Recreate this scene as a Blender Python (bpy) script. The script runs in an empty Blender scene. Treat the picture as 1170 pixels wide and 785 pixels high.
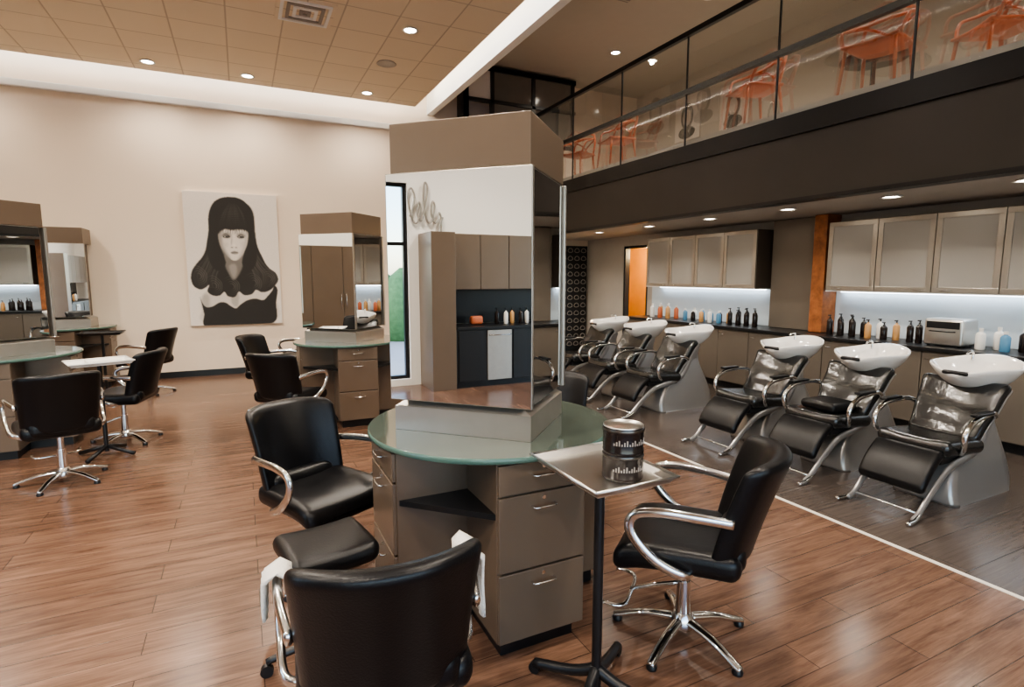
import bpy, bmesh, math, random
import numpy as np
from mathutils import Vector, Matrix
random.seed(7)
R=math.radians
# ------------------------------------------------------------------ materials
def newmat(name):
    m=bpy.data.materials.new(name); m.use_nodes=True
    return m,m.node_tree,m.node_tree.nodes['Principled BSDF']
def mat(name,col,rough=.5,metal=0,bump=0,bscale=40,var=0,vscale=6,emit=None,es=0,trans=0,coat=0,spec=None,ior=None,alpha=None):
    m,nt,b=newmat(name)
    b.inputs['Base Color'].default_value=(*col,1)
    b.inputs['Roughness'].default_value=rough
    b.inputs['Metallic'].default_value=metal
    if trans: b.inputs['Transmission Weight'].default_value=trans
    if coat:
        b.inputs['Coat Weight'].default_value=coat
        b.inputs['Coat Roughness'].default_value=.1
    if spec is not None: b.inputs['Specular IOR Level'].default_value=spec
    if ior: b.inputs['IOR'].default_value=ior
    if alpha is not None: b.inputs['Alpha'].default_value=alpha
    if emit:
        b.inputs['Emission Color'].default_value=(*emit,1); b.inputs['Emission Strength'].default_value=es
    tc=nt.nodes.new('ShaderNodeTexCoord')
    if var:
        n=nt.nodes.new('ShaderNodeTexNoise'); n.inputs['Scale'].default_value=vscale; n.inputs['Detail'].default_value=4
        nt.links.new(tc.outputs['Object'],n.inputs['Vector'])
        mx=nt.nodes.new('ShaderNodeMix'); mx.data_type='RGBA'
        mx.inputs['A'].default_value=(*[c*(1-var) for c in col],1)
        mx.inputs['B'].default_value=(*[min(1,c*(1+var)) for c in col],1)
        nt.links.new(n.outputs['Fac'],mx.inputs['Factor']); nt.links.new(mx.outputs['Result'],b.inputs['Base Color'])
    if bump:
        n2=nt.nodes.new('ShaderNodeTexNoise'); n2.inputs['Scale'].default_value=bscale; n2.inputs['Detail'].default_value=5
        nt.links.new(tc.outputs['Object'],n2.inputs['Vector'])
        bp=nt.nodes.new('ShaderNodeBump'); bp.inputs['Strength'].default_value=bump; bp.inputs['Distance'].default_value=.01
        nt.links.new(n2.outputs['Fac'],bp.inputs['Height']); nt.links.new(bp.outputs['Normal'],b.inputs['Normal'])
    return m
def brickmat(name,c1,c2,cm,bw,rh,mortar,rough,off=.5,streak=0,bump=.3,streakx=(1.5,40,1),dark=.6):
    m,nt,b=newmat(name); L=nt.links.new
    tc=nt.nodes.new('ShaderNodeTexCoord')
    br=nt.nodes.new('ShaderNodeTexBrick'); br.offset=off; br.inputs['Scale'].default_value=1
    br.inputs['Color1'].default_value=(*c1,1); br.inputs['Color2'].default_value=(*c2,1); br.inputs['Mortar'].default_value=(*cm,1)
    br.inputs['Brick Width'].default_value=bw; br.inputs['Row Height'].default_value=rh
    br.inputs['Mortar Size'].default_value=mortar; br.inputs['Mortar Smooth'].default_value=.2
    L(tc.outputs['Object'],br.inputs['Vector'])
    col=br.outputs['Color']
    b.inputs['Roughness'].default_value=rough
    if streak:
        for k,(sx,dk,hi) in enumerate(((streakx,dark,1.15),((streakx[0]*2.2,streakx[1]*4,1),.78,1.1))):
            mp=nt.nodes.new('ShaderNodeMapping'); mp.inputs['Scale'].default_value=sx
            L(tc.outputs['Object'],mp.inputs['Vector'])
            n=nt.nodes.new('ShaderNodeTexNoise'); n.inputs['Scale'].default_value=1.6; n.inputs['Detail'].default_value=8; n.inputs['Roughness'].default_value=.65; n.inputs['Distortion'].default_value=.8
            L(mp.outputs['Vector'],n.inputs['Vector'])
            cr=nt.nodes.new('ShaderNodeValToRGB'); cr.color_ramp.elements[0].position=.33; cr.color_ramp.elements[1].position=.67
            cr.color_ramp.elements[0].color=(dk,dk*.95,dk*.92,1); cr.color_ramp.elements[1].color=(hi,hi,hi,1)
            L(n.outputs['Fac'],cr.inputs['Fac'])
            mx=nt.nodes.new('ShaderNodeMix'); mx.data_type='RGBA'; mx.blend_type='MULTIPLY'; mx.inputs['Factor'].default_value=streak
            L(col,mx.inputs['A']); L(cr.outputs['Color'],mx.inputs['B']); col=mx.outputs['Result']
            if k==0:
                mr=nt.nodes.new('ShaderNodeMapRange'); mr.inputs['To Min'].default_value=rough-.05; mr.inputs['To Max'].default_value=rough+.08
                L(n.outputs['Fac'],mr.inputs['Value']); L(mr.outputs['Result'],b.inputs['Roughness'])
    L(col,b.inputs['Base Color'])
    bp=nt.nodes.new('ShaderNodeBump'); bp.inputs['Strength'].default_value=bump; bp.inputs['Distance'].default_value=.004; bp.invert=True
    L(br.outputs['Fac'],bp.inputs['Height']); L(bp.outputs['Normal'],b.inputs['Normal'])
    return m
M_floor=brickmat('wood_plank_floor',(.200,.118,.080),(.150,.086,.058),(.06,.036,.025),1.3,.17,.0025,.21,.37,streak=.95,bump=.2,streakx=(1.3,13,1),dark=.55)
M_slate=brickmat('slate_tile_floor',(.110,.090,.078),(.085,.07,.062),(.035,.03,.028),1.2,.3,.003,.22,.5,streak=.6,bump=.3)
M_tile=brickmat('ceiling_tile',(.78,.66,.50),(.75,.635,.48),(.54,.44,.33),.61,.61,.010,.85,0,bump=.4)
M_wall=mat('cream_wall_paint',(.80,.68,.55),.8,bump=.05,bscale=200,var=.02,vscale=2)
M_white=mat('white_paint',(.84,.82,.78),.7,bump=.03,bscale=120)
M_greyw=mat('grey_wall_paint',(.46,.42,.37),.7,var=.05)
M_mceil=mat('mezzanine_ceiling_paint',(.50,.45,.38),.8,var=.03)
M_taupe=mat('taupe_laminate',(.160,.116,.083),.34,metal=.25,var=.08,vscale=3,bump=.03,bscale=300)
M_taupe2=mat('brown_laminate_side',(.10,.072,.054),.45,metal=.2,var=.08,vscale=3)
M_gcab=mat('grey_cabinet_laminate',(.18,.153,.125),.4,metal=.3,var=.06,vscale=3)
M_black=mat('black_laminate',(.010,.010,.011),.35,var=.1)
M_leather=mat('black_vinyl',(.005,.005,.006),.33,bump=.12,bscale=160,spec=.35)
M_leather2=mat('glossy_black_vinyl',(.014,.014,.014),.19,bump=.6,bscale=11,spec=.7)
M_chrome=mat('chrome',(.78,.78,.77),.12,metal=1,var=.04)
M_alu=mat('brushed_aluminium',(.46,.43,.39),.35,metal=.85,var=.08,vscale=12)
M_silver=mat('silver_lacquer',(.36,.35,.34),.28,metal=.6,var=.05)
M_steel=mat('stainless_steel',(.72,.70,.67),.28,metal=1,var=.04)
M_mirror=mat('mirror_glass',(.86,.88,.88),.0,metal=1,var=.004)
M_green=mat('frosted_green_glass',(.085,.110,.092),.06,trans=.1,coat=.6,var=.06)
M_greenedge=mat('green_glass_edge',(.085,.15,.125),.15,var=.1)
M_ceram=mat('white_ceramic',(.84,.82,.79),.12,coat=.5,var=.01)
M_fascia=mat('charcoal_steel_fascia',(.036,.031,.027),.40,metal=.3,var=.2,vscale=1.5)
M_fascia2=mat('dark_steel_channel',(.014,.013,.013),.35,metal=.4,var=.1)
M_glass=mat('railing_glass',(.9,.95,.93),.0,trans=1,ior=1.16,alpha=.3)
M_orange=mat('orange_plastic',(.52,.14,.06),.35,var=.05)
M_wood=mat('rustic_orange_wood',(.32,.11,.035),.5,var=.7,vscale=16,bump=.5,bscale=20)
M_led=mat('led_strip_blue',(.9,.95,1),.5,emit=(.84,.91,1),es=9,var=.001)
M_cove=mat('cove_led_warm',(1,.93,.8),.5,emit=(1,.90,.74),es=24,var=.001)
M_lamp=mat('downlight_lens',(1,.95,.85),.5,emit=(1,.9,.75),es=25,var=.001)
M_splash=mat('backsplash_glass',(.62,.70,.76),.2,var=.04)
M_orangew=mat('orange_wall_paint',(.85,.38,.05),.6,var=.1)
M_bdark=mat('dark_bottle',(.016,.011,.010),.2,var=.2)
M_bwhite=mat('white_bottle',(.8,.78,.74),.3,var=.03)
M_bamber=mat('amber_bottle',(.55,.30,.12),.25,var=.1)
M_bblue=mat('blue_bottle',(.10,.26,.42),.25,var=.1)
M_towel=mat('white_towel',(.8,.77,.72),.95,bump=.8,bscale=150)
M_copper=mat('tin_band_metal',(.16,.14,.12),.3,metal=.9,var=.1)
M_canvas=mat('poster_white',(.78,.71,.64),.7,var=.02)
M_ink=mat('poster_black',(.020,.017,.016),.6,var=.3,vscale=14)
M_pgrey=mat('poster_mid_grey',(.30,.265,.235),.7,var=.1)
M_plight=mat('poster_skin_grey',(.60,.53,.47),.7,var=.04)
M_green2=mat('hedge_leaves',(.09,.2,.07),.8,var=.5,vscale=8,bump=1,bscale=12)
M_ground=mat('asphalt',(.4,.4,.4),.9,var=.1)
# ------------------------------------------------------------------ mesh builder
class MB:
    def __init__(s): s.v=[];s.f=[];s.fm=[];s.fs=[];s.m=[]
    def add(s,vs,fs,m,smooth=False,M=None):
        if m not in s.m: s.m.append(m)
        mi=s.m.index(m); o=len(s.v)
        for p in vs:
            p=Vector(p); s.v.append(M@p if M is not None else p)
        for f in fs:
            s.f.append([i+o for i in f]); s.fm.append(mi); s.fs.append(smooth)
    def mesh(s,name):
        me=bpy.data.meshes.new(name+'_mesh'); me.from_pydata([tuple(p) for p in s.v],[],s.f)
        for m in s.m: me.materials.append(m)
        me.polygons.foreach_set('material_index',s.fm); me.polygons.foreach_set('use_smooth',s.fs)
        me.update()
        bm=bmesh.new(); bm.from_mesh(me); bmesh.ops.recalc_face_normals(bm,faces=bm.faces); bm.to_mesh(me); bm.free()
        return me
    def done(s,name,loc=(0,0,0),rz=0):
        return place(s.mesh(name),name,loc,rz)
def place(me,name,loc=(0,0,0),rz=0,sc=1):
    o=bpy.data.objects.new(name,me); bpy.context.scene.collection.objects.link(o)
    o.location=loc; o.rotation_euler=(0,0,rz); o.scale=(sc,sc,sc); return o
def box(mb,lo,hi,m,bev=0,M=None):
    bm=bmesh.new(); bmesh.ops.create_cube(bm,size=1)
    c=[(a+b)/2 for a,b in zip(lo,hi)]; d=[abs(b-a) for a,b in zip(lo,hi)]
    for v in bm.verts: v.co=Vector((v.co.x*d[0]+c[0],v.co.y*d[1]+c[1],v.co.z*d[2]+c[2]))
    if bev: bmesh.ops.bevel(bm,geom=bm.edges[:],offset=min(bev,min(d)*.45),segments=2,affect='EDGES',profile=.5)
    mb.add([v.co.copy() for v in bm.verts],[[v.index for v in f.verts] for f in bm.faces],m,False,M); bm.free()
def frame_of(d):
    d=d.normalized(); up=Vector((0,0,1)) if abs(d.z)<.95 else Vector((1,0,0))
    a=d.cross(up).normalized(); return a,a.cross(d).normalized()
def cyl(mb,p0,p1,r0,r1,m,n=20,M=None):
    p0=Vector(p0);p1=Vector(p1);a,b=frame_of(p1-p0); vs=[]
    for p,r in((p0,r0),(p1,r1)):
        for i in range(n):
            t=2*math.pi*i/n; vs.append(p+a*math.cos(t)*r+b*math.sin(t)*r)
    fs=[[i,(i+1)%n,n+(i+1)%n,n+i] for i in range(n)]
    mb.add(vs,fs,m,True,M); mb.add(vs,[list(range(n))[::-1],list(range(n,2*n))],m,False,M)
def catmull(pts,k=6,closed=False):
    pts=[Vector(p) for p in pts]; out=[]; n=len(pts)
    rng=range(n if closed else n-1)
    for i in rng:
        if closed: p0,p1,p2,p3=pts[i-1],pts[i],pts[(i+1)%n],pts[(i+2)%n]
        else: p0,p1,p2,p3=pts[max(i-1,0)],pts[i],pts[i+1],pts[min(i+2,n-1)]
        for j in range(k):
            t=j/k
            out.append(.5*((2*p1)+(p2-p0)*t+(2*p0-5*p1+4*p2-p3)*t*t+(3*p1-p0-3*p2+p3)*t**3))
    if not closed: out.append(pts[-1])
    return out
def tube(mb,pts,r,m,n=10,k=6,M=None,flat=1.0,closed=False,smooth=True,refup=None):
    P=catmull(pts,k,closed) if k>1 else [Vector(p) for p in pts]
    N=len(P); vs=[]; prev=None
    rr=r if callable(r) else (lambda t:r)
    for i,p in enumerate(P):
        d=(P[(i+1)%N]-P[i-1]) if closed else P[min(i+1,N-1)]-P[max(i-1,0)]
        d.normalize()
        if prev is None: a,b=frame_of(d)
        else:
            a=(prev-d*prev.dot(d)).normalized(); b=a.cross(d).normalized()
        if refup is not None:
            a=(Vector(refup)-d*Vector(refup).dot(d)).normalized(); b=a.cross(d)
        prev=a; q=rr(i/max(1,N-1))
        for j in range(n):
            t=2*math.pi*j/n; vs.append(p+a*math.cos(t)*q+b*math.sin(t)*q*flat)
    fs=[]
    for i in range(N if closed else N-1):
        for j in range(n):
            i2=(i+1)%N; fs.append([i*n+j,i*n+(j+1)%n,i2*n+(j+1)%n,i2*n+j])
    if not closed: fs+= [list(range(n))[::-1],list(range((N-1)*n,N*n))]
    mb.add(vs,fs,m,smooth,M)
def lathe(mb,c,prof,m,n=32,M=None,smooth=True,cap=True):
    vs=[];c=Vector(c)
    for r,z in prof:
        for i in range(n):
            t=2*math.pi*i/n; vs.append(c+Vector((r*math.cos(t),r*math.sin(t),z)))
    K=len(prof); fs=[[k*n+i,k*n+(i+1)%n,(k+1)*n+(i+1)%n,(k+1)*n+i] for k in range(K-1) for i in range(n)]
    mb.add(vs,fs,m,smooth,M)
    if cap: mb.add(vs,[list(range(n))[::-1],list(range((K-1)*n,K*n))],m,False,M)
def rbox(mb,c,s,r,m,warp=None,M=None,n=8):
    h=[q/2 for q in s]; r=min(r,min(h)*.999)
    def axis(hh):
        a=[-hh,-hh+r*.15,-hh+r*.4,-hh+r*.7,-hh+r]
        inner=[(-hh+r)+(2*(hh-r))*i/n for i in range(1,n)]
        return a+inner+[-x for x in a[::-1]]
    A=[axis(q) for q in h]; vs=[];idx={};fs=[]
    def vid(p):
        k=tuple(round(x,6) for x in p)
        if k in idx: return idx[k]
        inn=Vector([max(-h[i]+r,min(h[i]-r,p[i])) for i in range(3)])
        d=Vector(p)-inn
        q=inn+(d.normalized()*r if d.length>1e-9 else d)
        if warp: q=Vector(warp(q.x,q.y,q.z))
        vs.append(q+Vector(c)); idx[k]=len(vs)-1; return idx[k]
    for ax in range(3):
        u,v=(ax+1)%3,(ax+2)%3
        for sg in(-1,1):
            for i in range(len(A[u])-1):
                for j in range(len(A[v])-1):
                    q=[]
                    for a,b in((i,j),(i+1,j),(i+1,j+1),(i,j+1)):
                        p=[0,0,0];p[ax]=sg*h[ax];p[u]=A[u][a];p[v]=A[v][b];q.append(vid(p))
                    if len(set(q))>2: fs.append(q if sg>0 else q[::-1])
    mb.add(vs,fs,m,True,M)
def simple(name,lo,hi,m,bev=0):
    mb=MB(); box(mb,lo,hi,m,bev); return mb.done(name)
# ------------------------------------------------------------------ room shell
BY=10.4; LX=-4.9; RX=6.95; MX=8.2; RY=-3.2; CZ=2.43
simple('floor',(LX-.2,RY-.2,-.1),(3.53,BY+.2,0),M_floor)
simple('floor_slate',(3.53,RY-.2,-.1),(MX+.3,BY+.2,0),M_slate)
simple('trim_floor_strip',(3.515,RY,-.001),(3.545,BY,.004),mat('strip_metal',(.75,.7,.62),.35,var=.03))
simple('wall_back',(LX-.2,BY,0),(MX+.3,BY+.2,5.9),M_wall)
simple('baseboard_back',(LX,BY-.02,0),(RX,BY,.1),M_black)
def wallparts(name,parts,m):
    mb=MB()
    for lo,hi in parts: box(mb,lo,hi,m)
    return mb.done(name)
W0,W1=.95,3.2
wallparts('wall_left',[((LX-.2,RY,0),(LX,W0,5.2)),((LX-.2,W1,0),(LX,BY,5.2)),((LX-.2,W0,3.0),(LX,W1,5.2)),((LX-.2,W0,0),(LX,W1,.1))],M_white)
wallparts('wall_rear',[((LX-.2,RY-.2,0),(-3.8,RY,5.9)),((2.8,RY-.2,0),(MX+.3,RY,5.9)),((-3.8,RY-.2,3.0),(2.8,RY,5.9)),((-3.8,RY-.2,0),(2.8,RY,.1))],M_white)
mb=MB()
for y in (W0+.03,(W0+W1)/2,W1-.03): box(mb,(LX-.14,y-.03,.1),(LX-.06,y+.03,3.0),M_black)
for z in (.1,2.1,2.95): box(mb,(LX-.139,W0,z),(LX-.061,W1,z+.05),M_black)
mb.done('window_1')
mb=MB()
for i in range(5):
    x=-3.77+i*1.635; box(mb,(x-.03,RY-.14,.1),(x+.03,RY-.06,3.0),M_black)
for z in (.1,2.2,2.95): box(mb,(-3.8,RY-.139,z),(2.8,RY-.061,z+.05),M_black)
mb.done('added_rear_window')  # unseen window behind the camera, added to let daylight onto the floor
wallparts('wall_right',[((RX,RY,0),(RX+.12,8.35,CZ)),((RX,9.1,0),(RX+.12,BY,CZ)),((RX,8.35,2.24),(RX+.12,9.1,CZ))],M_greyw)
simple('wall_corridor',(MX-.35,7.6,0),(MX-.25,BY,CZ),M_orangew)
mb=MB()
for y in(8.352,9.048): box(mb,(RX+.005,y,0),(RX+.115,y+.05,2.235),M_black)
box(mb,(RX+.005,8.352,2.19),(RX+.115,9.098,2.238),M_black); mb.done('door_1')
simple('wall_mezzanine',(MX,RY,2.4),(MX+.2,BY,5.9),M_mceil)
simple('ceiling',(LX-.2,RY-.2,4.65),(2.96,10.0,4.72),M_tile)
wallparts('ceiling_cove',[((LX-.2,9.9,5.08),(3.42,BY,5.16)),((2.7,RY,5.08),(3.42,9.9,5.16))],M_white)
simple('trim_bulkhead',(3.3,RY,4.65),(3.42,BY,5.7),M_white)
simple('trim_cove_ledge',(LX,BY-.07,4.30),(3.3,BY,4.40),M_white,.01)
simple('ceiling_mezzanine',(3.42,RY,5.6),(MX+.2,BY,5.7),M_mceil)
simple('ceiling_washroom',(5.33,RY,CZ),(MX,BY,2.56),M_greyw)
simple('mezzanine_floor',(5.325,RY,2.565),(MX,BY,3.40),M_greyw)
mb=MB(); box(mb,(LX,9.93,4.74),(2.9,9.97,4.77),M_cove); box(mb,(2.89,RY,4.74),(2.93,9.93,4.77),M_cove); mb.done('cove_led_strip')
mb=MB(); a,b=RY+.01,BY-.01
box(mb,(5.2,a,2.41),(5.32,b,3.09),M_fascia); box(mb,(5.17,a,3.09),(5.32,b,3.13),M_fascia2); box(mb,(5.18,a,3.13),(5.32,b,3.30),M_fascia2); box(mb,(5.17,a,2.41),(5.20,b,2.45),M_fascia2)
mb.done('mezzanine_fascia')
mb=MB()
box(mb,(5.21,RY+.01,3.95),(5.27,9.75,4.01),M_black); box(mb,(5.21,RY+.01,4.65),(5.27,9.75,4.71),M_black)
y=9.7
while y>RY:
    w=.018 if abs(y-9.7)<.1 else .008
    box(mb,(5.232,y-w,3.305),(5.25,y+w,4.68),M_black); y-=1.35
box(mb,(5.237,RY+.01,3.305),(5.245,9.7,4.66),M_glass)
mb.done('mezzanine_glass_railing')
M_pane=mat('dim_window_pane',(.16,.145,.125),.1,var=.1)
mb=MB()
x0,x1=3.9,6.3
for x in (x0,4.42,5.3,x1-.1): box(mb,(x,BY-.45,4.2),(x+.07,BY-.37,5.55),M_black)
for z in (4.2,4.9,5.47): box(mb,(x0,BY-.45,z),(x1,BY-.37,z+.06),M_black)
box(mb,(x0,BY-.45,5.49),(x1,BY-.01,5.56),M_black); box(mb,(x0,BY-.45,4.2),(x0+.06,BY-.01,5.46),M_black)
box(mb,(x0+.07,BY-.42,4.95),(4.43,BY-.41,5.47),M_canvas)
box(mb,(4.49,BY-.42,4.26),(x1-.1,BY-.41,5.47),M_pane)
mb.done('window_3')
# ------------------------------------------------------------------ ceiling fixtures
def lampmesh():
    mb=MB(); lathe(mb,(0,0,0),[(.085,0),(.1,-.012),(.075,-.014),(.07,-.004)],M_white,24,cap=False); lathe(mb,(0,0,0),[(.07,-.006),(.01,-.006)],M_lamp,24)
    return mb.mesh('recessed_downlight')
LM=lampmesh()
def spot(x,y,z,e,ang=150,col=(1,.89,.76),r=.07,blend=.8):
    l=bpy.data.lights.new('downlight_lamp','SPOT'); l.energy=e; l.spot_size=R(ang); l.spot_blend=blend; l.color=col; l.shadow_soft_size=r
    o=bpy.data.objects.new('downlight_lamp',l); bpy.context.scene.collection.objects.link(o); o.location=(x,y,z-.02-r)
E=240
for x in(-3.4,-1.02,.25,2.03):
    for y in(9.6,7.0,4.4,1.8,-.8):
        if x==.25 and y!=9.6: continue
        place(LM,'recessed_downlight',(x,y,4.65)); spot(x,y,4.65,E*(.3 if y>9 else 1))
for y in (9.6,8.3,6.95,5.7,4.5,3.35,2.3,1.0,-.5):
    place(LM,'recessed_downlight',(5.78,y,CZ)); spot(5.78,y,CZ,32,140,(1,.91,.80),.03)
for y in(8.5,6.3,4.0,1.6):
    place(LM,'recessed_downlight',(6.2,y,5.6)); spot(6.2,y,5.6,100,150,r=.03)
mb=MB()
box(mb,(-.31,-.31,-.012),(.31,.31,0),M_tile)
for i in range(4):
    a=.27-.07*i; b=a-.035
    for lo,hi in(((-a,-a),(a,-b)),((-a,b),(a,a)),((-a,-b),(-b,b)),((b,-b),(a,b))):
        box(mb,(lo[0],lo[1],-.03),(hi[0],hi[1],-.012),M_white if i%2==0 else M_pgrey)
vent=mb.mesh('ceiling_vent'); place(vent,'ceiling_vent',(.82,7.07,4.65)); 
mb=MB()
box(mb,(-.31,-.4,-.012),(.31,.4,0),M_mceil)
for i in range(14): box(mb,(-.27,-.36+.052*i,-.018),(.27,-.34+.052*i,-.012),M_pgrey)
vent=mb.mesh('ceiling_vent'); place(vent,'ceiling_vent',(4.98,6.6,5.6)); place(vent,'ceiling_vent',(5.6,4.9,5.6))
mb=MB(); lathe(mb,(0,0,0),[(.13,0),(.14,-.01),(.12,-.018),(.11,-.01),(.01,-.012)],M_mceil,28); mb.done('ceiling_speaker',(2.02,8.2,4.65))
# ------------------------------------------------------------------ portrait canvas : tonal drawing stored as a colour attribute
NX,NY=230,350
def uv(px,py):
    v=(py-220)/150; u=(px-207-(py-220)*.06)/(109-v*4); return (u*(NX-1),v*(NY-1))
gx,gy=np.meshgrid(np.arange(NX),np.arange(NY))
def blur(a,s):
    if s<=0: return a
    r=int(3*s)+1; k=np.exp(-np.arange(-r,r+1)**2/(2*s*s)); k/=k.sum()
    p=np.pad(a,r,mode='edge')
    p=np.apply_along_axis(lambda q:np.convolve(q,k,'valid'),0,p)
    return np.apply_along_axis(lambda q:np.convolve(q,k,'valid'),1,p)
def mask(pts,s=1.0):
    q=[(p.x,p.y) for p in catmull([(*uv(*p),0) for p in pts],6,True)]
    m=np.zeros((NY,NX),bool); n=len(q)
    for i in range(n):
        x1,y1=q[i];x2,y2=q[(i+1)%n]
        if abs(y1-y2)<1e-9: continue
        c=((y1>gy)!=(y2>gy))&(gx<(x2-x1)*(gy-y1)/(y2-y1)+x1); m^=c
    return blur(m.astype(float),s)
img=np.full((NY,NX),.74)
def paint(pts,val,s=1.2,a=1.0):
    global img
    k=mask(pts,s)*a; img=img*(1-k)+val*k
def oval(cx,cy,rx,ry,val,s=1,a=1):
    paint([(cx+rx*math.cos(t),cy+ry*math.sin(t)) for t in [i*math.pi/6 for i in range(12)]],val,s,a)
def strand(pts,val,w,a,fade=1.0):
    global img
    c=catmull([Vector((*uv(*p),0)) for p in pts],10)
    k=np.zeros((NY,NX))
    for i,p in enumerate(c):
        f=math.sin(math.pi*i/(len(c)-1))**fade; ww=w*(.5+.5*f)
        x0,x1=int(max(0,p.x-4*w)),int(min(NX,p.x+4*w+1)); y0,y1=int(max(0,p.y-4*w)),int(min(NY,p.y+4*w+1))
        if x1<=x0 or y1<=y0: continue
        d=(gx[y0:y1,x0:x1]-p.x)**2+(gy[y0:y1,x0:x1]-p.y)**2
        k[y0:y1,x0:x1]=np.maximum(k[y0:y1,x0:x1],np.exp(-d/(2*ww*ww))*f)
    img=img*(1-k*a)+val*k*a
paint([(227,342),(232,332),(246,322),(280,320),(298,326),(310,329),(314,342),(312,366),(232,366),(228,352)],.62,1.5)
paint([(228,342),(230,334),(236,336),(236,350),(232,362)],.28,3,.6)
paint([(226,338),(229,345),(233,349),(240,348),(247,344),(254,344),(260,348),(266,351),(271,347),(279,342),(289,340),(298,342),(303,338),(309,331),(312,325),(316,330),(314,345),(311,369),(270,370),(232,371),(230,356)],.022,.9)
paint([(262,334),(269,334),(269,347),(265,349),(261,344)],.36,2,.8)
hair=[(262,224),(251,225.5),(242,231),(237,241),(235.5,252),(236,264),(234,275),(232,285),(228,293),(222,300),(217,308),(216,317),(219,325),(226,329),(232,327),(236,324),(234,331),(240,336),(248,336),(253,332),(257,337),(265,338),(270,332),(276,336),(285,335),(290,330),(297,333),(306,331),(313,325),(317,318),(314,310),(307,305),(302,299),(298,291),(294,283),(291,274),(289,264),(289,252),(286,240),(279,229.5),(271,225)]
paint(hair,.024,.9)
for i in range(24):
    t=i/23; v=random.uniform(.05,.17); a=random.uniform(.2,.6); j=random.uniform(-1,1)
    strand([(244+4*t,236),(240+6*t,254),(237+9*t+j,275),(234+12*t,290),(224+24*t+j,303),(219+26*t,314),(224+20*t,325),(232+14*t,327)],v,.9,a)
    v=random.uniform(.05,.17); a=random.uniform(.2,.6)
    strand([(281-3*t,236),(286-4*t,254),(289-7*t+j,275),(293-10*t,290),(303-20*t+j,302),(314-26*t,312),(311-22*t,322),(300-14*t,329)],v,.9,a)
for k,(cx,cy) in enumerate(((225,314),(242,325),(306,317),(288,322),(262,326))):
    for q in range(4):
        r=3+2.2*q; strand([(cx-r,cy-r*.9),(cx-r*.2,cy-r*1.2),(cx+r*.8,cy-r*.4),(cx+r*.7,cy+r*.7),(cx-r*.3,cy+r)],.18,.8,.4)
# neck
paint([(255,288),(254,300),(259,312),(264,318),(270,312),(275,300),(276,286)],.18,1.6,.95)
paint([(259,302),(262,313),(265,316),(268,308),(266,300)],.34,2.2,.7)
face=[(246,250),(246.5,268),(249,279),(254.5,287.5),(260.5,293.8),(265.5,296),(270.5,293.5),(276.5,286),(280.5,276),(282,265),(282,250),(264,246)]
paint(face,.68,1.0)
paint([(244,250),(245,272),(250,285),(258,293),(261,294),(255,284),(251.5,272),(251,250)],.24,2.6,.85)
paint([(278,262),(283,264),(281,278),(275,290),(268,295.5),(274,284),(277,274)],.40,2.2,.6)
oval(255,278,3.5,4,.48,3,.5); oval(275,277,3,4,.52,3,.5)
oval(256.6,267.2,5.8,3.8,.22,2.4,.8); oval(273,267.2,5.6,3.6,.25,2.4,.75)
oval(256.3,269,4.3,1.6,.04,.6,.95); oval(272.8,269,4.2,1.6,.04,.6,.95)
oval(254.5,269.1,.9,.6,.58,.5,.6); oval(270.9,269.1,.9,.6,.58,.5,.6)
strand([(250.5,268.4),(255.5,266),(261.5,269)],.02,1.0,1); strand([(267.5,269),(272.9,266),(278.8,268.4)],.02,1.0,1)
strand([(262.8,268),(262.0,274),(261.6,279.5)],.34,1.4,.75)
oval(262.4,281,1.3,.8,.10,.8,.8); oval(267.3,281,1.2,.7,.12,.8,.8); oval(265.2,278,1.8,1.6,.80,1.3,.6)
oval(265.4,287,4.6,1.8,.22,.9,.95); strand([(260.5,287),(265,287.3),(270,286.6)],.04,.8,.9); oval(265.8,288.3,2.4,.7,.46,.9,.6)
# long side curtains of hair and soft wispy fringe
paint([(236,262),(238,240),(248,229),(256,232),(249,248),(247,262),(247.5,274),(252,288),(255,300),(246,308),(238,300),(234,284)],.024,1.2)
paint([(290,262),(288,240),(279,230),(270,232),(279,248),(281.5,262),(280.5,276),(276,288),(274,300),(282,308),(290,300),(292,284)],.024,1.2)
paint([(243,266),(243,248),(250,233),(263,228),(277,233),(285,248),(286,266),(281,263),(277,261),(270,260.5),(262,261.5),(255,260.5),(250,263),(247,266)],.024,1.4)
for i in range(46):
    x=246+37*i/45+random.uniform(-.6,.6); e=262+random.uniform(-1.5,5)
    strand([(264+(x-264)*.5,248),(264+(x-264)*.85,256),(x+random.uniform(-1,1),e)],.024,.9,.95,.5)
for i in range(22):
    x=247+34*i/21; strand([(264+(x-264)*.25,231),(264+(x-264)*.7,243),(x-.6,258)],random.uniform(.05,.13),.8,random.uniform(.2,.5))
rng=np.random.default_rng(3); img=np.clip(img*(1+.03*rng.standard_normal(img.shape)),.01,1)
M_print,nt,b=newmat('portrait_print'); b.inputs['Roughness'].default_value=.65
at=nt.nodes.new('ShaderNodeAttribute'); at.attribute_name='tone'
nt.links.new(at.outputs['Color'],b.inputs['Base Color'])
mb=MB(); CY=BY-.05
box(mb,(-.77,CY,.84),(.61,BY-.002,3.0),M_canvas,.004)
nb=len(mb.v)
vs=[(-.768+1.376*i/(NX-1),CY-.0015,2.998-2.156*j/(NY-1)) for j in range(NY) for i in range(NX)]
mb.add(vs,[[j*NX+i,(j+1)*NX+i,(j+1)*NX+i+1,j*NX+i+1] for j in range(NY-1) for i in range(NX-1)],M_print)
me=mb.mesh('portrait_canvas')
ca=me.color_attributes.new('tone','FLOAT_COLOR','POINT')
arr=np.ones((len(me.vertices),4)); t=img.reshape(-1)
arr[nb:,0]=t*1.03; arr[nb:,1]=t*.945; arr[nb:,2]=t*.86
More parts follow.
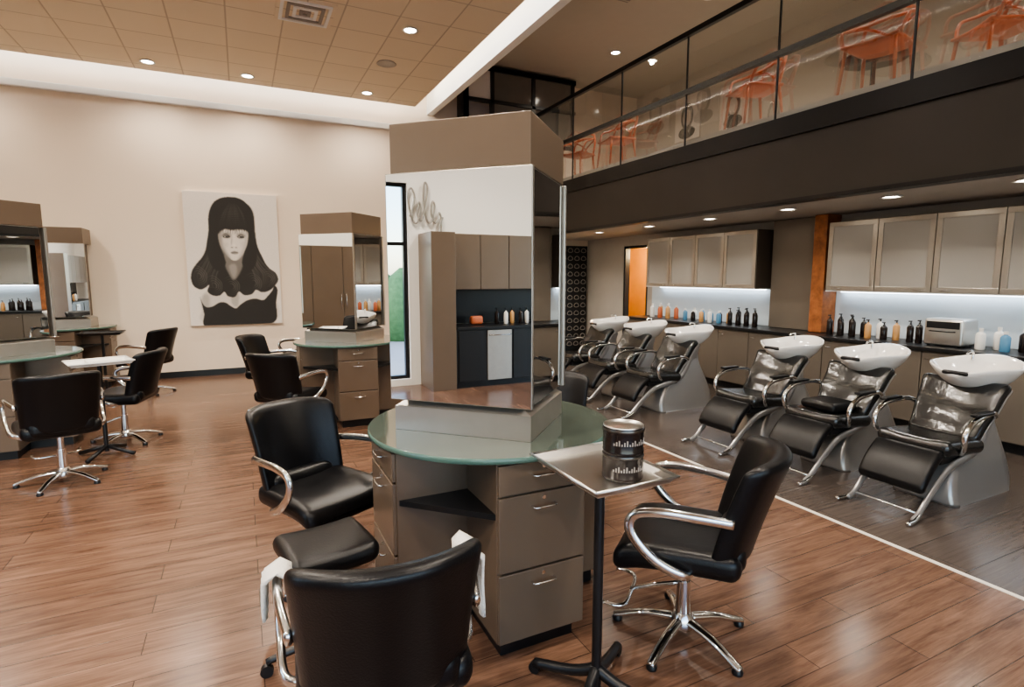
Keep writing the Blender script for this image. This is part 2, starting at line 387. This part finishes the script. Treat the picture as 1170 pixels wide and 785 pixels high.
ca.data.foreach_set('color',arr.reshape(-1).astype(np.float32))
place(me,'portrait_canvas')
def picture(y,z,h):
    mb=MB(); x=MX
    box(mb,(x-.03,y-h*.4,z-h/2),(x-.001,y+h*.4,z+h/2),M_canvas)
    for dy,dz,ry,rz,m in((0,.03,.2,.3,M_ink),(0,0,.13,.19,M_plight),(0,.13,.15,.09,M_ink),(0,-.33,.27,.14,M_ink)):
        lay=[(x-.034-.002*(ry*10 if m is not M_plight else 2.5)-(.004 if (m is M_plight or dz>.1) else 0),y+(dy+ry*math.cos(t))*h,z+(dz+rz*math.sin(t))*h) for t in [i*math.pi/8 for i in range(16)]]
        mb.add(lay,[list(range(16))],m)
    mb.done('framed_portrait')
picture(8.76,4.78,.85); picture(7.6,4.70,.8)
mb=MB(); box(mb,(MX-.04,1.8,3.45),(MX-.001,3.85,5.5),M_mceil)
for i in range(7):
    for j in range(8):
        c=(MX-.045,1.95+i*.27+(.13 if j%2 else 0),3.6+j*.25); rr=random.uniform(.07,.12)
        tube(mb,[(c[0],c[1]+rr*math.cos(t),c[2]+rr*math.sin(t)) for t in [k*math.pi/5 for k in range(10)]],.012,M_white if (i+j)%3 else M_pgrey,6,2,closed=True)
mb.done('circle_pattern_wall_panel')
# ------------------------------------------------------------------ styling station
def station_mesh(half=False):
    mb=MB(); aw=.212; re=.565; RR=.612
    for d in [0,90,180,270]:
        if half and d==0: continue
        Mx=Matrix.Rotation(R(d),4,'Z')
        box(mb,(-aw+.03,.0,.0),(aw-.03,re-.05,.085),M_black,0,Mx)
        box(mb,(-aw,.0,.08),(aw,re-.018,.885),M_taupe,.003,Mx)
        for z0,z1 in((.085,.395),(.405,.735),(.745,.875)):
            box(mb,(-aw+.002,re-.018,z0),(aw-.002,re,z1),M_taupe,.003,Mx)
            zc=z1-.055
            tube(mb,[(-.055,re-.002,zc),(-.05,re+.024,zc),(0,re+.028,zc),(.05,re+.024,zc),(.055,re-.002,zc)],.0045,M_chrome,8,4,Mx)
            cyl(mb,(.0,re-.002,z1-.022),(.0,re+.006,z1-.022),.009,.009,M_chrome,12,Mx)
    for k,(sx,sy) in enumerate(((1,1),(-1,1),(-1,-1),(1,-1))):
        if half and sy>0: continue
        pts=[(sx*aw,sy*aw),(sx*(re-.03),sy*aw),(sx*aw,sy*(re-.03))]
        vs=[(x,y,.635) for x,y in pts]+[(x,y,.66) for x,y in pts]
        mb.add(vs,[[0,1,2],[3,5,4],[0,1,4,3],[1,2,5,4],[2,0,3,5]],M_black)
    n=72
    def ring(pf,m,sm=True):
        vs=[]
        for r,z in pf:
            for i in range(n):
                t=2*math.pi*i/n; y=r*math.sin(t)
                if half: y=min(y,.212)
                vs.append((r*math.cos(t),y,z))
        K=len(pf)
        mb.add(vs,[[k*n+i,k*n+(i+1)%n,(k+1)*n+(i+1)%n,(k+1)*n+i] for k in range(K-1) for i in range(n)],m,sm)
        return vs
    vs=ring([(RR-.005,.887),(RR,.892),(RR,.908),(RR-.005,.913)],M_greenedge)
    mb.add(vs[:n],[list(range(n))[::-1]],M_green); mb.add(vs[-n:],[list(range(n))],M_green)
    T=Matrix.Translation((-.033,.012,0))@Matrix.Rotation(R(-45),4,'Z')
    hu,hv=.328,.285
    if half: T=Matrix.Translation((0,-.05,0)); hu,hv=.34,.24
    b0,b1=(hu+.015,hv+.0),(hu-.035,hv-.035)
    q4=((-1,-1),(1,-1),(1,1),(-1,1))
    vs=[(sx*b0[0],sy*b0[1],.914) for sx,sy in q4]+[(sx*b0[0],sy*b0[1],1.03) for sx,sy in q4]+[(sx*b1[0],sy*b1[1],1.06) for sx,sy in q4]
    fs=[[0,1,2,3]]+[[i,(i+1)%4,4+(i+1)%4,4+i] for i in range(4)]+[[4+i,4+(i+1)%4,8+(i+1)%4,8+i] for i in range(4)]+[[8,9,10,11]]
    mb.add(vs,fs,M_alu,False,T)
    box(mb,(-hu+.04,-hv+.03,1.06),(hu-.04,hv-.03,2.12),M_taupe2,0,T)
    box(mb,(-hu-.01,-hv,2.115),(hu+.01,hv,2.335),M_taupe,.004,T)
    for s in(-1,1):
        if half and s>0: continue
        ya,yb=sorted((s*(hv-.005),s*(hv+.02)))
        box(mb,(-hu-.025,ya,1.065),(hu+.025,yb,2.112),M_alu,.002,T)
        ya,yb=sorted((s*(hv-.035),s*(hv-.005)))
        box(mb,(-hu+.03,ya,1.065),(hu-.03,yb,2.112),M_taupe2,0,T)
        q=s*(hv+.0215)
        mb.add([(-hu-.021,q,1.069),(hu+.021,q,1.069),(hu+.021,q,2.108),(-hu-.021,q,2.108)],[[0,1,2,3]],M_mirror,False,T)
    if not half:
      for s in(-1,1):
        xa,xb=sorted((s*(hu-.04),s*(hu+.008)))
        box(mb,(xa,-hv+.035,1.065),(xb,hv-.035,2.112),M_alu,.002,T)
        q=s*(hu+.0095)
        mb.add([(q,-hv+.038,1.069),(q,hv-.038,1.069),(q,hv-.038,2.108),(q,-hv+.038,2.108)],[[0,1,2,3]],M_mirror,False,T)
    return mb.mesh('styling_station')
SM=station_mesh(); SH=station_mesh(True)
place(SM,'styling_station',(1.115,2.54,0)); place(SM,'styling_station',(1.10,6.62,0)); place(SM,'styling_station',(-2.09,6.85,0))
place(SH,'styling_station',(-2.35,10.16,0))
# ------------------------------------------------------------------ styling chair (faces +Y)
def chair_mesh():
    mb=MB()
    def seatw(x,y,z):
        z2=z-.035*max(0,(y/.25))**3 - .02*(1-(x/.26)**2)*(1 if z>0 else .2)
        return (x*(1+.04*y/.25),y,z2)
    rbox(mb,(0,.02,.475),(.52,.52,.12),.05,M_leather,seatw)
    def backw(x,y,z):
        t=(z+.22)/.44
        xx=x*(.93+.09*t)
        return (xx,y-.10*t-.04*t*t+.13*(abs(xx)/.27)**2.4,z-.02*t*(abs(xx)/.27)**4)
    rbox(mb,(0,-.235,.695),(.52,.085,.47),.038,M_leather,backw,n=12)
    rbox(mb,(0,-.20,.50),(.42,.11,.13),.05,M_leather)
    for s in(-1,1):
        tube(mb,[(s*.20,-.05,.425),(s*.285,-.02,.44),(s*.305,.10,.50),(s*.31,.19,.60),(s*.31,.18,.675),(s*.305,.08,.70),(s*.29,-.06,.695),(s*.262,-.20,.68)],.014,M_chrome,10,6,refup=(1,0,0),flat=1.6)
    box(mb,(-.10,-.12,.395),(.10,.12,.43),M_black,.008)
    cyl(mb,(0,0,.20),(0,0,.40),.022,.022,M_chrome); cyl(mb,(0,0,.07),(0,0,.27),.036,.03,M_chrome)
    lathe(mb,(0,0,0),[(.055,.045),(.06,.06),(.05,.10),(.036,.12)],M_chrome,20)
    for k in range(5):
        a=R(72*k+90); c,s=math.cos(a),math.sin(a)
        tube(mb,[(c*.03,s*.03,.085),(c*.16,s*.16,.072),(c*.28,s*.28,.035),(c*.315,s*.315,.024)],lambda t:.026-.009*t,M_chrome,8,4,flat=.7)
        lathe(mb,(c*.30,s*.30,0),[(.022,0),(.024,.012),(.015,.028)],M_black,12)
    tube(mb,[(0,.03,.25),(0,.12,.22),(0,.24,.17)],.010,M_chrome,8,4)
    tube(mb,[(-.16,.34,.17),(-.14,.25,.165),(0,.235,.165),(.14,.25,.165),(.16,.34,.17)],.010,M_chrome,8,5)
    box(mb,(-.24,-.03,.40),(-.05,-.015,.41),M_chrome)
    return mb.mesh('salon_chair')
CM=chair_mesh()
def chair(x,y,phi,name='salon_chair'): return place(CM,name,(x,y,0),R(phi-90))
near=chair(.345,1.67,84)
chair(.34,3.10,-62)
chair(1.75,1.79,131)
chair(.38,5.9,50)
chair(.30,7.35,-30)
chair(.75,8.6,200)
chair(-1.37,5.45,110)
chair(-1.12,6.55,165)
chair(-1.25,9.2,150)
chair(1.95,7.4,225)
chair(1.9,3.35,225)
chair(-2.9,5.6,50)
mb=MB()
rbox(mb,(0,0,.52),(.36,.34,.09),.042,M_leather,lambda x,y,z:(x,y,z+.35*x*x-.25*y*y))
cyl(mb,(0,0,.1),(0,0,.48),.024,.024,M_chrome)
for k in range(5):
    a=R(72*k+20); c,s=math.cos(a),math.sin(a)
    tube(mb,[(c*.02,s*.02,.11),(c*.14,s*.14,.095),(c*.25,s*.25,.065)],lambda t:.02-.006*t,M_black,8,4)
    cyl(mb,(c*.25-s*.012,s*.25+c*.012,.026),(c*.25+s*.012,s*.25-c*.012,.026),.026,.026,M_black,14)
mb.done('rolling_stool',(.26,2.31,0),R(10))
def towel(x,y,z,h,side,wd):
    # folded towel draped over an arm rest of the near chair (a part of that chair, chair-local coordinates)
    mb=MB(); P=[]
    for i in range(13):
        t=i/12
        if t<.45: P.append((.032*side,-h+h*t/.45))
        elif t<.55: a=math.pi*(t-.45)/.1; P.append((.032*math.cos(a)*side,.020*math.sin(a)))
        else: P.append((-.032*side,-(h*.35)*(t-.55)/.45))
    vs=[];off=[]
    for k,(px,pz) in enumerate(P):
        sgn=1 if k<6 else -1
        for j in range(9):
            yy=(-.5+.125*j)*wd; w=.004*math.sin(j*1.9+pz*20)
            vs.append((px+w,yy*(1+.15*pz/h),pz)); off.append((px+.009*sgn*side+w,yy*(1+.15*pz/h),pz+(.009 if 5<=k<=7 else 0)))
    n=9; K=len(P)
    fs=[[a*n+b,a*n+b+1,(a+1)*n+b+1,(a+1)*n+b] for a in range(K-1) for b in range(n-1)]
    o=K*n; fs2=[[i+o for i in f] for f in fs]
    rim=[b for b in range(n)]+[a*n+n-1 for a in range(1,K)]+[(K-1)*n+b for b in range(n-2,-1,-1)]+[a*n for a in range(K-2,0,-1)]
    sf=[[rim[i],rim[(i+1)%len(rim)],rim[(i+1)%len(rim)]+o,rim[i]+o] for i in range(len(rim))]
    mb.add(vs+off,fs+fs2+sf,M_towel,True); ob=mb.done('draped_towel',(x,y,z)); ob.parent=near
towel(.305,.05,.722,.23,1,.15); towel(-.305,.09,.722,.13,-1,.10)
# ------------------------------------------------------------------ tray cart
mb=MB()
def tray(mb,x0,x1,y0,y1,z,m):
    v=[(x0,y0),(x1,y0),(x1,y1),(x0,y1)]; w=[(x0+.02,y0+.02),(x1-.02,y0+.02),(x1-.02,y1-.02),(x0+.02,y1-.02)]
    box(mb,(x0+.02,y0+.02,z),(x1-.02,y1-.02,z+.006),m)
    vs=[(a,b,z+.028) for a,b in v]+[(a,b,z+.004) for a,b in w]
    fs=[[i,(i+1)%4,4+(i+1)%4,4+i] for i in range(4)]
    mb.add(vs,fs,m)
    tube(mb,[(a,b,z+.028) for a,b in v]+[(v[0][0],v[0][1],z+.028)],.006,m,8,1)
tray(mb,-.175,.175,-.225,.225,.920,M_steel)
cyl(mb,(0,0,.04),(0,0,.92),.019,.019,M_black)
box(mb,(-.09,-.09,.900),(.09,.09,.920),M_black)
for k in range(4):
    a=R(90*k+35); c,s=math.cos(a),math.sin(a)
    tube(mb,[(0,0,.12),(c*.1,s*.1,.075),(c*.27,s*.27,.045)],lambda t:.024-.005*t,M_black,8,4)
    cyl(mb,(c*.27-s*.012,s*.27+c*.012,.024),(c*.27+s*.012,s*.27-c*.012,.024),.024,.024,M_black,14)
mb.done('tool_tray_cart',(1.175,1.65,0))
mb=MB()
for z in(0,.095):
    lathe(mb,(0,0,z),[(.072,0),(.074,.004),(.074,.01),(.0725,.014),(.0725,.076),(.074,.08),(.074,.09),(.072,.094)],M_bdark,40)
    lathe(mb,(0,0,z),[(.0745,.082),(.0755,.086),(.0745,.090)],M_copper,40,cap=False)
    for k in range(16):
        a=k*.13-1.1; box(mb,(-.002,-.0738,z+.036),(.003,-.0722,z+.044+.006*(k%3)),M_pgrey,0,Matrix.Rotation(a,4,'Z'))
lathe(mb,(0,0,.19),[(.072,0),(.072,.004),(.068,.004),(.066,.001),(.01,.001)],M_steel,40)
mb.done('stacked_product_tins',(1.212,1.565,.927))
# ------------------------------------------------------------------ wash units (face +Y local)
def wash_mesh():
    mb=MB()
    prof=[(-.70,.0),(-.745,.08),(-.74,.22),(-.68,.38),(-.61,.54),(-.575,.68),(-.60,.80),(-.36,.80),(-.34,.68),(-.27,.54),(-.16,.42),(-.02,.32),(.06,.20),(.10,.08),(.10,.0)]
    pr=[(p.x,p.y) for p in catmull([(a,b,0) for a,b in prof],3)]
    def wid(z): return .225-.115*min(1,(max(z,0)/.6))**.8
    n=len(pr); vs2=[]
    for r in range(6):
        for i in range(n):
            y,z=pr[i]; w=wid(z); sg=-1 if r<3 else 1; q=r if r<3 else 5-r
            if q==0: vs2.append((sg*w,-.38+(y+.38)*.86,z*.97))
            elif q==1: vs2.append((sg*(w-.008),-.38+(y+.38)*.95,z*.99))
            else: vs2.append((sg*(w-.035),y,z))
    fs=[[r*n+i,r*n+(i+1)%n,(r+1)*n+(i+1)%n,(r+1)*n+i] for r in range(5) for i in range(n)]
    mb.add(vs2,fs,M_silver,True); mb.add(vs2,[list(range(n))[::-1],list(range(5*n,6*n))],M_silver)
    for s in(-1,1):
        tube(mb,[(s*.12,-.44,.78),(s*.17,-.36,.60),(s*.20,-.20,.42),(s*.21,.0,.36),(s*.215,.22,.31),(s*.22,.42,.17),(s*.22,.55,.05),(s*.22,.62,.016)],lambda t:.040-.018*t,M_silver,10,6,refup=(0,0,1),flat=.6)
        tube(mb,[(s*.22,.52,.055),(s*.235,.62,.02),(s*.245,.72,.016)],.016,M_chrome,8,4)
        tube(mb,[(s*.24,.14,.42),(s*.29,.22,.48),(s*.30,.23,.58),(s*.30,.14,.655),(s*.295,-.02,.68),(s*.28,-.16,.68),(s*.25,-.26,.64)],.019,M_chrome,10,6,refup=(1,0,0),flat=1.0)
        rbox(mb,(s*.30,.04,.70),(.055,.22,.022),.010,M_leather,n=3)
    box(mb,(-.2,-.15,.34),(.2,.3,.39),M_black,.01)
    tube(mb,[(-.22,.56,.05),(.22,.56,.05)],.010,M_chrome,8,1)
    rbox(mb,(0,.06,.445),(.50,.50,.12),.055,M_leather2,lambda x,y,z:(x,y,z+.08*y-.02*(1-(x/.25)**2)))
    A=Matrix.Translation((0,.43,.325))@Matrix.Rotation(R(-48),4,'X')
    rbox(mb,(0,0,0),(.45,.34,.075),.035,M_leather,lambda x,y,z:(x,y,z-.9*y*y),A)
    Bm=Matrix.Translation((0,-.26,.645))@Matrix.Rotation(R(-55),4,'X')
    def bw(x,y,z): return (x*(1-.12*(y/.25)),y,z+.45*x*x+.005*math.sin(y*26+x*4))
    rbox(mb,(0,0,0),(.52,.50,.09),.042,M_leather2,bw,Bm,n=12)
    rbox(mb,(0,-.0,-.05),(.50,.46,.02),.009,M_silver,bw,Bm,n=12)
    n=48
    def rim(t,rs,z,lift=1):
        x=math.cos(t)*.28*rs; y=math.sin(t)*.305*rs
        fr=max(0,math.sin(t)); back=max(0,-math.sin(t))
        return (x,y-.50,z+lift*(.05*back**2 - .05*fr**6))
    specs=[(.24,.76,0),(.42,.78,0),(.66,.825,.15),(.85,.88,.5),(.97,.932,.9),(1.02,.962,1),(1.01,.977,1),(.95,.972,1),(.86,.92,.7),(.66,.85,.3),(.40,.81,0),(.08,.805,0)]
    vs=[rim(2*math.pi*i/n,a,b,c) for a,b,c in specs for i in range(n)]
    K=len(specs)
    mb.add(vs,[[k*n+i,k*n+(i+1)%n,(k+1)*n+(i+1)%n,(k+1)*n+i] for k in range(K-1) for i in range(n)],M_ceram,True)
    mb.add(vs,[list(range(n))[::-1],list(range((K-1)*n,K*n))],M_ceram)
    tube(mb,[(.12,-.70,.97),(.12,-.71,1.03),(.12,-.67,1.045),(.12,-.62,1.03)],.009,M_chrome,8,4)
    rbox(mb,(0,-.212,.925),(.17,.05,.03),.013,M_black,n=3)
    return mb.mesh('shampoo_wash_unit')
WM=wash_mesh()
for y in(2.22,3.02,3.83,5.3,6.15,7.0): place(WM,'shampoo_wash_unit',(4.60,y,0),R(90))
mb=MB(); rbox(mb,(0,0,0),(.32,.32,.08),.035,M_leather); mb.done('booster_cushion',(4.54,3.02,.545))
# ------------------------------------------------------------------ right wall cabinetry
mb=MB()
Y0,Y1=-.6,8.2
box(mb,(6.42,Y0,0),(RX-.005,Y1,.1),M_black); box(mb,(6.37,Y0,.1),(RX-.005,Y1,.88),M_gcab)
y=Y0
while y<Y1-.1:
    box(mb,(6.35,y+.004,.11),(6.37,y+.546,.87),M_gcab,.003)
    tube(mb,[(6.352,y+.44,.80),(6.325,y+.45,.80),(6.325,y+.51,.80),(6.352,y+.52,.80)],.005,M_chrome,6,2)
    y+=.55
mb.done('base_cabinet_run')
simple('black_countertop',(6.32,Y0,.882),(RX-.005,Y1,.922),M_black,.004)
simple('backsplash_panel',(RX-.012,Y0,.925),(RX-.002,Y1,1.455),M_splash)
M_fg=mat('frosted_cabinet_glass',(.38,.36,.33),.35,metal=.1,var=.04,vscale=2)
def upper(name,ya,n):
    mb=MB(); w=.593
    box(mb,(6.62,ya,1.47),(RX-.014,ya+n*w,2.31),M_taupe2)
    box(mb,(6.60,ya,1.46),(RX-.014,ya+n*w,1.475),M_white)
    for i in range(n):
        a=ya+i*w+.004; b=a+w-.008
        for lo,hi in(((a,1.475),(b,1.53)),((a,2.25),(b,2.305)),((a,1.53),(a+.055,2.25)),((b-.055,1.53),(b,2.25))):
            box(mb,(6.595,lo[0],lo[1]),(6.62,hi[0],hi[1]),M_alu,.002)
        box(mb,(6.605,a+.055,1.53),(6.615,b-.055,2.25),M_fg)
        tube(mb,[(6.596,a+.07 if i%2 else b-.07,1.50),(6.575,a+.09 if i%2 else b-.09,1.50),(6.575,a+.17 if i%2 else b-.17,1.50),(6.596,a+.19 if i%2 else b-.19,1.50)],.004,M_chrome,6,2)
    mb.done(name)
upper('wall_cabinet',5.6,4); upper('wall_cabinet',4.53-.593*7,7)
mb=MB(); box(mb,(6.86,.5,1.447),(6.90,4.5,1.459),M_led); mb.done('undercabinet_led')
mb=MB(); box(mb,(6.86,5.65,1.447),(6.90,7.9,1.459),M_led); mb.done('undercabinet_led')
simple('rustic_wood_post',(6.66,4.60,.925),(RX-.02,4.78,CZ-.005),M_wood,.01)
simple('grey_wall_panel',(6.80,4.86,.925),(RX-.014,5.5,CZ-.01),M_gcab,.006)
def bottle(mb,x,y,z,r,h,m,pump=True):
    lathe(mb,(x,y,z),[(r*.9,0),(r,.01),(r,h*.68),(r*.75,h*.76),(r*.35,h*.80),(r*.35,h*.86)],m,14)
    if pump:
        cyl(mb,(x,y,z+h*.86),(x,y,z+h*.97),r*.2,r*.2,M_black,8); box(mb,(x-r*1.0,y-.008,z+h*.95),(x+r*.3,y+.008,z+h),M_black)
    else: cyl(mb,(x,y,z+h*.84),(x,y,z+h*.97),r*.45,r*.45,M_bwhite,10)
def row(name,ys,xs,r,h,m,pump):
    mb=MB()
    for i,y in enumerate(ys): bottle(mb,xs[i%len(xs)],y,.922,r,h*(1+.08*math.sin(i*2.3)),m[i%len(m)],pump)
    mb.done(name)
row('dark_bottle_row',[4.44-.072*i for i in range(6)],[6.6,6.70],.034,.25,[M_bdark],True)
row('amber_bottle_row',[3.98-.09*i for i in range(4)],[6.62,6.70],.036,.22,[M_bamber,M_bwhite,M_bdark],True)
row('dark_bottle_row',[6.02-.075*i for i in range(7)],[6.6,6.7],.034,.25,[M_bdark],True)
row('blue_bottle_row',[6.98-.09*i for i in range(10)],[6.62,6.74],.036,.2,[M_bblue,M_bwhite,M_bdark,M_bblue,M_bamber],False)
row('white_bottle_row',[2.86-.1*i for i in range(10)],[6.6,6.72],.042,.22,[M_bwhite,M_bwhite,M_bblue,M_bdark],False)
row('white_bottle_row',[7.8-.1*i for i in range(6)],[6.62,6.72],.04,.25,[M_bwhite,M_bamber,M_orange],False)
row('dark_bottle_row',[3.52,3.43],[6.62],.034,.24,[M_bdark],True)
mb=MB(); rbox(mb,(0,0,.15),(.30,.36,.28),.03,M_steel,n=3); box(mb,(-.16,-.15,.19),(-.148,.15,.26),M_black,.003); tube(mb,[(-.15,-.11,.16),(-.18,-.1,.16),(-.18,.1,.16),(-.15,.11,.16)],.006,M_black,8,2)
for a in(-1,1):
    for b in(-1,1): cyl(mb,(a*.11,b*.14,0),(a*.11,b*.14,.02),.015,.015,M_black,10)
mb.done('towel_steamer',(6.65,3.15,.922))
mb=MB(); box(mb,(0,0,.0),(.3,.22,.02),M_bwhite)
for i in range(4): rbox(mb,(.14,.11,.045+.045*i),(.28,.2,.045),.02,M_towel,n=3)
mb.done('folded_towel_stack',(6.5,1.35,.922))
mb=MB(); box(mb,(6.2,BY-.06,.03),(6.9,BY-.025,2.3),M_black)
for i in range(4):
    for j in range(13):
        cx,cz=6.29+i*.17,.15+j*.17
        tube(mb,[(cx+.06*math.cos(t),BY-.065,cz+.06*math.sin(t)*(1 if t<3.2 else .5)) for t in [k*math.pi/4 for k in range(8)]],.008,M_pgrey,6,2,closed=True)
mb.done('decorative_screen_panel')
# ------------------------------------------------------------------ left wall joinery (seen in the mirrors)
mb=MB(); ya,yb=-3.0,.43
box(mb,(LX+.005,ya,.08),(LX+.60,yb,.87),M_black); box(mb,(LX+.005,ya,0),(LX+.54,yb,.08),M_black)
box(mb,(LX+.005,ya,.87),(LX+.63,yb,.91),M_black,.004)
box(mb,(LX+.60,-.45,.1),(LX+.62,-.05,.85),M_alu,.004); tube(mb,[(LX+.62,-.42,.78),(LX+.65,-.40,.78),(LX+.65,-.10,.78),(LX+.62,-.08,.78)],.008,M_chrome,8,2)
for y in(.02,-.86,-1.32): box(mb,(LX+.60,y,.1),(LX+.615,y+.38,.85),M_black,.004)
mb.done('kitchenette_base_cabinet')
mb=MB(); box(mb,(LX+.005,-2.9,1.45),(LX+.36,.43,2.27),M_taupe)
for i in range(7): box(mb,(LX+.36,.43-.475*(i+1)+.005,1.455),(LX+.38,.43-.475*i-.005,2.265),M_taupe,.004)
mb.done('kitchenette_wall_cabinet')
simple('tall_storage_cabinet',(LX+.005,.44,0),(LX+.62,.80,2.27),M_taupe,.005)
mb=MB(); box(mb,(LX+.005,3.6,0),(LX+.5,8.4,.08),M_black); box(mb,(LX+.005,3.6,.08),(LX+.52,8.4,2.25),M_taupe2)
for i in range(8):
    a=3.6+i*.6; box(mb,(LX+.52,a+.004,.09),(LX+.54,a+.596,2.24),M_taupe,.004)
    yy=a+(.05 if i%2 else .55); tube(mb,[(LX+.54,yy,1.0),(LX+.57,yy,1.02),(LX+.57,yy,1.28),(LX+.54,yy,1.3)],.006,M_chrome,6,2)
mb.done('wardrobe_cabinet')
simple('kitchen_backsplash',(LX+.001,ya,.915),(LX+.012,.43,1.445),M_black)
mb=MB(); rbox(mb,(0,0,.07),(.12,.2,.13),.04,M_orange,n=3); mb.done('orange_container',(LX+.3,.0,.912))
mb=MB()
for i in range(9): bottle(mb,LX+.3+.05*(i%2),-.35-.13*i,.912,.035,.24,[M_bdark,M_bwhite,M_bamber][i%3],True)
mb.done('counter_bottle_group')
mb=MB()
base=[(0,.05),(.07,.30),(.02,.42),(-.03,.30),(.03,.02),(.10,-.02),(.15,.18),(.13,.24),(.10,.12),(.16,0),(.22,.20),(.26,.44),(.22,.50),(.20,.30),(.24,.02),(.31,.0),(.36,.2),(.33,.26),(.31,.1),(.37,-.02),(.43,.12),(.46,-.02),(.44,-.22),(.39,-.16),(.48,.06)]
tube(mb,[(LX+.05,.93-u*1.05,2.46+v*1.1) for i,(u,v) in enumerate(base)],.015,M_alu,8,6)
for u in(.05,.45): cyl(mb,(LX-.001,.93-u*1.05,2.50),(LX+.05,.93-u*1.05,2.50),.008,.008,M_steel,8)
mb.done('script_wall_sign')
simple('ground_outside',(-30,-30,-.3),(LX-.25,30,-.12),M_ground)
simple('ground_outside',(LX-.25,-30,-.3),(20,RY-.25,-.12),M_ground)
mb=MB()
for i in range(26): 
    lathe(mb,(-12+random.uniform(-.5,.5),-3+i*.55,-.12),[(.5,0),(.8,.5),(.75,1.1),(.4,1.7),(.05,2.0)],M_green2,10)
mb.done('hedge')
# ------------------------------------------------------------------ orange mezzanine chairs
mb=MB()
rbox(mb,(0,0,.45),(.46,.44,.03),.014,M_orange,lambda x,y,z:(x*(1+.1*y),y,z-.02*(1-(x/.23)**2)))
for sx in(-1,1):
    tube(mb,[(sx*.20,.18,.44),(sx*.23,.22,0)],lambda t:.018-.006*t,M_orange,8,3)
    tube(mb,[(sx*.19,-.18,.44),(sx*.22,-.24,0)],lambda t:.018-.006*t,M_orange,8,3)
    tube(mb,[(sx*.23,.17,.45),(sx*.27,.12,.60),(sx*.27,-.02,.66),(sx*.20,-.18,.72),(0,-.25,.76 )],.016,M_orange,8,6)
    tube(mb,[(sx*.20,-.17,.45),(sx*.22,-.20,.62),(sx*.17,-.25,.78),(0,-.28,.86)],.016,M_orange,8,6)
    tube(mb,[(sx*.10,-.20,.45),(-sx*.05,-.24,.62),(-sx*.20,-.20,.70),(-sx*.27,-.02,.66)],.013,M_orange,8,6)
OC=mb.mesh('orange_armchair')
for y,a,x in((5.0,70,5.70),(3.55,100,5.72),(2.85,60,6.3),(7.8,80,5.75),(9.0,110,5.75)): place(OC,'orange_armchair',(x,y,3.40),R(a),1.08)
mb=MB(); lathe(mb,(0,0,0),[(.22,0),(.22,.015),(.03,.03),(.025,.70),(.06,.72),(.35,.725),(.35,.745),(.3,.75)],M_black,32); mb.done('round_cafe_table',(6.7,4.2,3.40))
mb=MB(); tray(mb,-.24,.24,-.18,.18,.86,M_bwhite); cyl(mb,(0,0,.04),(0,0,.86),.018,.018,M_black)
for k in range(4):
    a=R(90*k+45); tube(mb,[(0,0,.09),(math.cos(a)*.25,math.sin(a)*.25,.02)],.018,M_black,8,2)
rbox(mb,(0.03,0,.885),(.25,.18,.03),.012,M_towel,n=3)
mb.done('white_tray_cart',(-1.2,6.1,0),R(20))
mb=MB(); tray(mb,-.24,.24,-.18,.18,.88,M_black); cyl(mb,(0,0,.04),(0,0,.88),.018,.018,M_black)
for k in range(4):
    a=R(90*k+45); tube(mb,[(0,0,.09),(math.cos(a)*.25,math.sin(a)*.25,.02)],.018,M_black,8,2)
mb.done('black_tray_cart',(-1.7,8.95,0))
# ------------------------------------------------------------------ lights / world
l=bpy.data.lights.new('corridor_lamp','POINT'); l.energy=60; l.color=(1,.75,.4); l.shadow_soft_size=.1
o=bpy.data.objects.new('corridor_lamp',l); bpy.context.scene.collection.objects.link(o); o.location=(7.4,8.8,2.1)
w=bpy.data.worlds.new('world'); bpy.context.scene.world=w; w.use_nodes=True
nt=w.node_tree; bg=nt.nodes['Background']
sky=nt.nodes.new('ShaderNodeTexSky')
try:
    sky.sky_type='NISHITA'; sky.sun_disc=False; sky.sun_elevation=R(40)
except Exception: pass
nt.links.new(sky.outputs['Color'],bg.inputs['Color']); bg.inputs['Strength'].default_value=.75
vs_=bpy.context.scene.view_settings
try:
    vs_.look='AgX - Medium High Contrast'
except Exception: pass
vs_.exposure=.38
cam=bpy.data.cameras.new('camera'); co=bpy.data.objects.new('camera',cam); bpy.context.scene.collection.objects.link(co)
cam.sensor_width=36; cam.lens=36*630/1170; co.location=(0,0,1.65); co.rotation_euler=(R(90-6.97),0,R(-26.03)); cam.clip_start=.05
bpy.context.scene.camera=co
